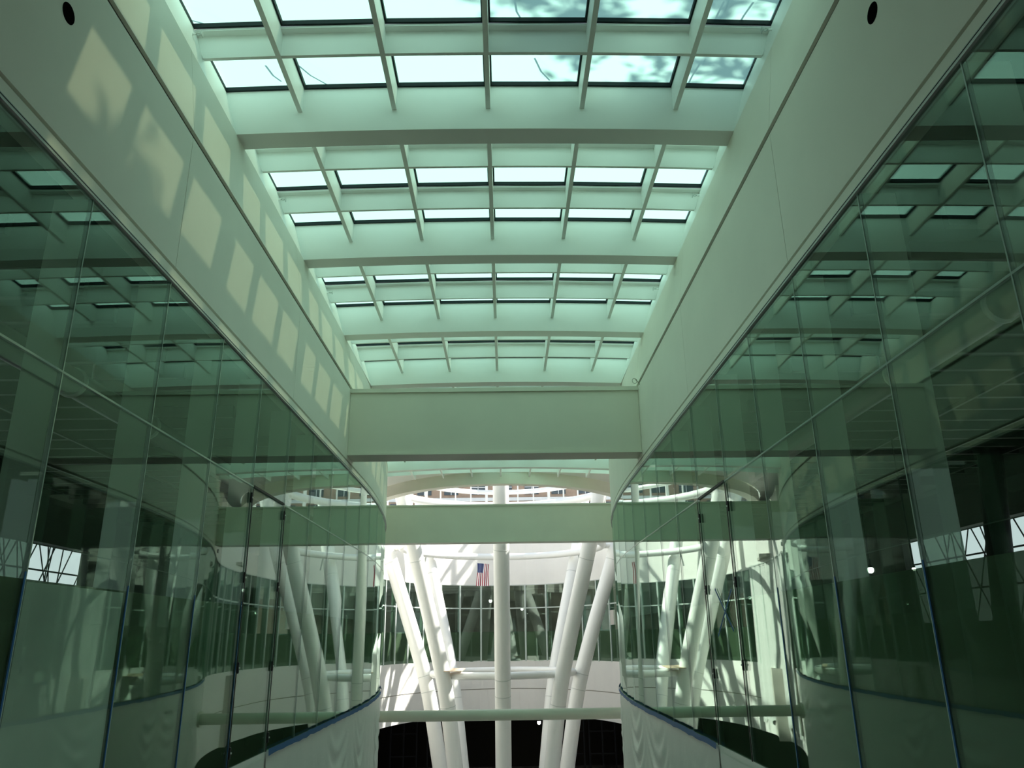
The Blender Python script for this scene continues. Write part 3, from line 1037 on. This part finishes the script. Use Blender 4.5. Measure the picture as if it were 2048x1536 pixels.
# pale board added to imitate daylight through the frit of one left bay
bm = bmesh.new()
pa, ta, qa = at_s(s705 + 0.06, -1)
pb = at_s(s705 + PITCHG - 0.06, -1)[0]
P = [pa + qa * 0.0215, pb + qa * 0.0215, pb + qa * 0.0255, pa + qa * 0.0255]
hexa(bm, [v + Vector((0, 0, -1.8)) for v in P], [v + Vector((0, 0, 0.54)) for v in P])
tag(obj('backlight_board', bm, M_BACKLIGHT), 'added pale board imitating daylight behind one lower pane of the left glass', 'board', 'thing')
# notice sheet on the far glass
pn, tn, qn = at_s(s_of_y(62.5), 1)
bm = bmesh.new()
P = [pn - tn * 0.55 - qn * 0.03, pn + tn * 0.55 - qn * 0.03, pn + tn * 0.55 - qn * 0.02, pn - tn * 0.55 - qn * 0.02]
hexa(bm, [v + Vector((0, 0, 0.9)) for v in P], [v + Vector((0, 0, 2.0)) for v in P])
tag(obj('paper_sheet', bm, M_PAPER), 'pale paper sheet stuck to the far glass right of the columns', 'paper', 'thing')

# ------------------------------------------------------------------ glazed drum over the oval opening
root = empty('roof_drum', (CX, 57, 9.3), 'white glazed drum standing over the oval roof opening', 'glazed drum', 'thing')
ND = 44
for k in range(ND):
    a0, a1 = 2 * pi * k / ND, 2 * pi * (k + 1) / ND
    p0 = Vector((CX + 10.3 * cos(a0), 57 + 14.7 * sin(a0), 0))
    p1 = Vector((CX + 10.3 * cos(a1), 57 + 14.7 * sin(a1), 0))
    bm = bmesh.new()
    w_ = 0.12 if k % 4 == 0 else 0.06
    box(bm, p0.x - w_, p0.x + w_, p0.y - w_, p0.y + w_, 9.3, 15.0)
    obj('post', bm, M_STEEL, root)
    bm = bmesh.new()
    quad(bm, p0 + Vector((0, 0, 9.3)), p1 + Vector((0, 0, 9.3)), p1 + Vector((0, 0, 15)), p0 + Vector((0, 0, 15)))
    obj('pane', bm, M_DRUM_GLASS, root)
for zz, th in ((11.6, 0.10), (13.0, 0.22), (15.0, 0.18)):
    bm = bmesh.new()
    tube(bm, [(CX + 10.3 * cos(2 * pi * k / 88), 57 + 14.7 * sin(2 * pi * k / 88), zz) for k in range(88)], th, 8, closed=True)
    obj('rail', bm, M_STEEL, root, True)

# ------------------------------------------------------------------ outside: building and trees on the roof
root = empty('building', (0, 120, -12), 'brown brick building beyond the roof opening', 'building', 'thing')
newbox('facade', -34, 34, 120, 134, -12, 40, M_BRICK, root)
for j in range(7):
    newbox('ledge', -34, 34, 119.6, 120, 13.2 + j * 3.6, 13.7 + j * 3.6, M_FACADE, root)
for i in range(15):
    for j in range(3):
        x = -30.5 + i * 4.2
        z = 14.2 + j * 3.6
        bm = bmesh.new()
        box(bm, x, x + 2.2, 119.85, 120.05, z, z + 2.3)
        f = obj('window', bm, M_WIN, root)
        bm = bmesh.new()
        box(bm, x + 1.05, x + 1.15, 119.78, 119.86, z, z + 2.3)
        box(bm, x, x + 2.2, 119.78, 119.86, z + 1.1, z + 1.2)
        obj('window_bar', bm, M_FACADE, f)

def tree(base, h, nl, seed, label, spread):
    rr = random.Random(seed)
    root = empty('roof_tree', base, label, 'tree', 'thing', 'trees on the roof')
    b = Vector(base)
    bm = bmesh.new()
    tips = []
    top = b + Vector((0.1, 0.1, h))
    tube(bm, [b, b + Vector((0.05, 0, h * 0.5)), top], [0.07, 0.05, 0.03], 8)
    for k in range(11):
        a = rr.uniform(0, 2 * pi)
        st = b + Vector((0.05, 0.03, h * rr.uniform(0.8, 1.0)))
        L = spread * rr.uniform(0.6, 1.0)
        en = st + Vector((L * cos(a), L * sin(a), rr.uniform(0.1, 0.7)))
        mid = (st + en) / 2 + Vector((rr.uniform(-.15, .15), rr.uniform(-.15, .15), 0.2))
        tube(bm, [st, mid, en], [0.025, 0.018, 0.008], 6)
        tips += [mid, en, (mid + en) / 2]
    obj('trunk', bm, M_BARK, root)
    bm = bmesh.new()
    for k in range(nl):
        c = rr.choice(tips) + Vector((rr.gauss(0, .16), rr.gauss(0, .16), rr.gauss(0, .10)))
        d = Vector((rr.uniform(-1, 1), rr.uniform(-1, 1), rr.uniform(-.5, .5))).normalized()
        e = d.cross(Vector((rr.uniform(-1, 1), rr.uniform(-1, 1), rr.uniform(-1, 1)))).normalized()
        l = rr.uniform(0.12, 0.24)
        quad(bm, c - d * l, c + e * l * 0.4, c + d * l, c - e * l * 0.45)
    obj('leaves', bm, M_LEAF, root)
tree((7.9, 11.6, 9.09), 4.8, 190, 5, 'leafy tree shading the right panes of the top skylight bay', 1.5)
tree((9.4, 10.2, 9.09), 5.0, 240, 9, 'leafy tree beyond the right top corner of the skylight', 1.4)
tree((5.9, 10.4, 9.09), 5.1, 120, 11, 'sparse leafy tree beyond the middle of the skylight top', 1.3)
tree((4.9, 9.3, 9.09), 5.1, 210, 21, 'leafy tree above the left middle of the skylight top', 1.4)
# thin curved twigs lying across the panes
bm = bmesh.new()
for a, b in (((342, 8), (448, 48)), ((545, 128), (575, 160)), ((600, 122), (664, 168)), ((1035, 0), (1048, 40)), ((1075, 118), (1105, 162)), ((1412, 122), (1385, 168)), ((1460, 0), (1440, 45)), ((1520, 0), (1490, 45))):
    pa = ray(*a); pa = pa * (9.13 / pa.z)
    pb = ray(*b); pb = pb * (9.13 / pb.z)
    m = (pa + pb) / 2 + Vector((0.05, 0.06, 0.12))
    tube(bm, [pa + Vector((0, 0, 0.05)), m, pb + Vector((0, 0, 0.05))], 0.012, 6)
tw = obj('twigs', bm, M_BARK)
tag(tw, 'thin bare twigs lying across the top skylight panes', 'twigs', 'stuff')
